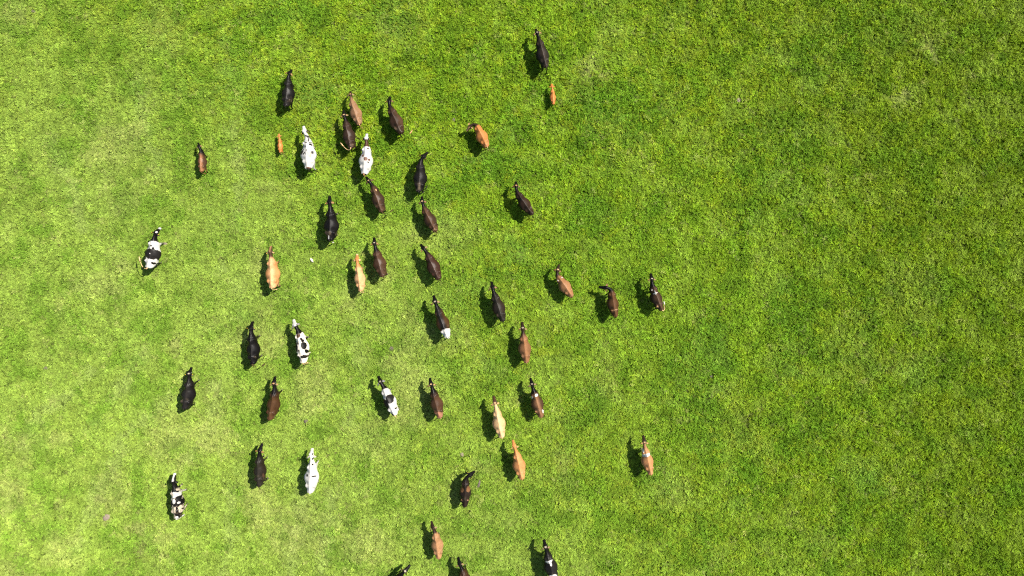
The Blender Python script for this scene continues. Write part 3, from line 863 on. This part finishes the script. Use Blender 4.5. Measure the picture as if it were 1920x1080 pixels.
    ('a37', -2.72, -17.34, 104.9, 0.91, 4, 'dark brown cow cut off by the bottom edge below the light brown cow',
     dict(coat=dict(base=(0.0328, 0.0158, 0.0075), points=BLACK), ear_in=CREAM, gait=3)),
    ('a38', 2.27, -16.41, 106.9, 0.98, 0, 'black cow with white shoulder mark at the bottom edge, rump out of frame',
     dict(coat=dict(base=GREY, points=BLACK, poll=DIRTY, patches=[(0.40, 0.0, 0.07, 0.19, W), (0.26, -0.07, 0.14, 0.05, W), (-0.55, 0.05, 0.12, 0.24, W)]), ear_in=CREAM, gait=1, thin=0.98)),
    ('a39', -14.90, -10.75, 90.5, 0.97, -8, 'plain black cow walking between a spotted cow and an all white cow',
     dict(coat=dict(base=(0.0128, 0.0106, 0.0075), points=BLACK, flank=(0.0128, 0.0082, 0.0052), patches=[(-0.3, -0.28, 0.12, 0.04, CHOC)]), ear=BLACK, ear_in=PALE, gait=2, thin=0.9)),
    ('a40', -11.82, -11.09, 87.4, 1.01, 10, 'almost all white cow with a few small black spots',
     dict(coat=dict(base=W, patches=[(0.75, -0.09, 0.05, 0.045, BLACK), (0.79, 0.06, 0.08, 0.02, BLACK), (0.10, 0.18, 0.07, 0.05, BLACK), (0.06, -0.2, 0.035, 0.10, BLACK), (1.32, -0.09, 0.06, 0.03, BLACK),
                                     (1.05, -0.08, 0.04, 0.03, BLACK)]), ear=W, ear_in=DARK, gait=3, thin=0.98)),
    ('a41', -19.76, -12.58, 94.8, 1.02, 4, 'black and white banded cow with a white blaze down its black face',
     dict(coat=dict(base=BLACK, mask=W, muzzle=W, mottle=(DIRTY, 4.0, 0.60), patches=[(0.46, 0.02, 0.15, 0.30, W), (0.11, 0.02, 0.13, 0.09, W), (-0.33, 0.0, 0.08, 0.42, DIRTY), (-0.80, 0.08, 0.17, 0.08, DIRTY), (-0.86, -0.04, 0.08, 0.08, W), (-0.02, -0.22, 0.05, 0.06, W), (0.22, 0.2, 0.06, 0.05, W), (-0.2, 0.1, 0.07, 0.05, DIRTY), (-0.52, -0.24, 0.1, 0.04, DIRTY), (0.3, -0.18, 0.05, 0.07, BLACK), (-0.34, -0.1, 0.1, 0.05, BLACK)]),
          ear=BLACK, gait=0, tailcol=W, thin=0.92)),
    ('a42', 8.00, -10.17, 102.9, 0.90, -8, 'tan cow with a white band across its shoulders',
     dict(coat=dict(base=(0.2552, 0.1214, 0.0510), head=DARK, poll=CREAM, points=TAN, patches=[(0.40, 0.0, 0.095, 0.4, W), (0.72, 0.16, 0.12, 0.05, W)]), ear=TAN, ear_in=CREAM, gait=2, thin=0.93)),
    ('a43', 1.79, 13.86, 104.3, 0.95, 0, 'black cow at the very top of the herd, above the lone orange calf',
     dict(coat=dict(base=(0.0200, 0.0143, 0.0098), points=BLACK, flank=GREY, poll=DIRTY), ear_in=CREAM, gait=0, thin=0.95, tail='back')),
    ('c44', 2.44, 11.42, 93.8, 0.50, 0, 'small orange calf alone below the topmost black cow',
     dict(coat=dict(base=(0.34, 0.118, 0.030), head=RUST), calf=True, ear=RUST, tailcol=RUST, gait=2, thin=0.85)),
    ('a45', -1.81, 9.03, 116.4, 0.84, 104, 'orange cow with a dark neck bending its head back to the left',
     dict(coat=dict(base=(0.2610, 0.1008, 0.0288), points=DARK, neck=(0.62, 0.78), poll=TAN, mask=PALE), ear=TAN, ear_in=CREAM, gait=3, tailcol=CREAM)),
]
for i, (key, x, y, hd, s, yaw, label, opt) in enumerate(HERD):
    opt = dict(opt)
    calf = opt.get('calf', False)
    if calf:
        opt['udder'] = False
    opt.setdefault('pitch', ((i * 37) % 11 - 5) * 1.2)
    opt.setdefault('spine', ((i * 53) % 9 - 4) * 0.9)
    build_animal(key, 'calf' if calf else 'cow', label, 'calf' if calf else 'cow', x, y, hd, s, yaw,
                 group='calves in the herd' if calf else 'cows crossing the pasture', tagged=(i % 3 != 1) and not calf, **opt)


# ------------------------------------------------------------------ small things lying in the grass
def lump(name, label, cat, x, y, rx, ry, rot, h, mat, seed, z0=0.03, rings=6, rough=0.25, group=None):
    V = [(0, 0, h)]
    Fc = []
    n = 16
    for r in range(1, rings + 1):
        t = r / rings
        for k in range(n):
            a = 2 * math.pi * k / n
            wob = 1 + rough * (vnoise(np.array([[math.cos(a) * 1.3 + seed, math.sin(a) * 1.3, t * 0.5]]), 1.4, seed)[0] - 0.5) * 2
            z = h * math.cos(t * math.pi / 2) ** 0.6 + (0.25 * h * math.cos(t * 9 + a) if t < 0.95 else 0)
            V.append((rx * t * wob * math.cos(a), ry * t * wob * math.sin(a), max(z, 0) if t < 1 else -0.03))
    for k in range(n):
        Fc.append((0, 1 + k, 1 + (k + 1) % n))
    for r in range(rings - 1):
        for k in range(n):
            a = 1 + r * n + k; b2 = 1 + r * n + (k + 1) % n
            Fc.append((a, a + n, b2 + n, b2))
    me = mesh_from(name, V, Fc)
    me.materials.append(mat)
    o = bpy.data.objects.new(name, me); LINK(o)
    o.location = (x, y, z0); o.rotation_euler = (0, 0, rot)
    return tag(o, label, cat, group)


G_ = 'cow pats in the grass'
PATS = [(1384, 188, 0.14, 0.16, 0.2, M_DUNG, 'round greyish dried cow pat alone in the upper right of the field'),
        (1379, 484, 0.20, 0.10, -0.8, M_DUNG, 'oblong brown cow pat alone right of centre, above the cow with white cross mark'),
        (1333, 706, 0.12, 0.09, 0.3, M_DUNG_WET, 'small brown cow pat alone in the lower right of the field'),
        (733, 653, 0.16, 0.13, -0.6, M_DUNG_WET, 'dark cow pat left of the cow with the white rump'),
        (574, 790, 0.14, 0.17, 0.2, M_DUNG_WET, 'dark cow pat right of the cow with reddish rump'),
        (866, 852, 0.12, 0.17, 0.5, M_DUNG, 'greyish cow pat left of the orange cow behind the cream one'),
        (898, 907, 0.09, 0.26, -0.25, M_DUNG_WET, 'long dark cow pat right of the cow with rusty shoulders'),
        (309, 457, 0.17, 0.10, 0.1, M_DUNG, 'greyish cow pat right of the leftmost black and white cow'),
        (850, 225, 0.12, 0.14, -0.4, M_DUNG_WET, 'dark cow pat left of the orange cow with bent neck'),
        (86, 691, 0.14, 0.12, 0.0, M_DUNG_WET, 'dark cow pat near the left edge of the field'),
        (200, 970, 0.26, 0.20, 0.5, M_DUNG, 'flat crumbled tan cow pat near the bottom left corner'),
        (64, 23, 0.20, 0.12, -0.2, M_DUNG_WET, 'dark cow pat in the top left corner')]
for i, (px, py, rx, ry, rot, mat, lab) in enumerate(PATS):
    lump('cow_pat', lab, 'cow pat', (px - 960) / 31.0, -(py - 540) / 31.0, rx, ry, rot, 0.05, mat, 11 + i, z0=0.045, group=G_)
lump('stone', 'elongated whitish stone in the grass left of the pale orange cow', 'stone', (585 - 960) / 31.0, -(488 - 540) / 31.0, 0.07, 0.16, 0.55, 0.09, M_STONE, 71, z0=0.07, rough=0.35)
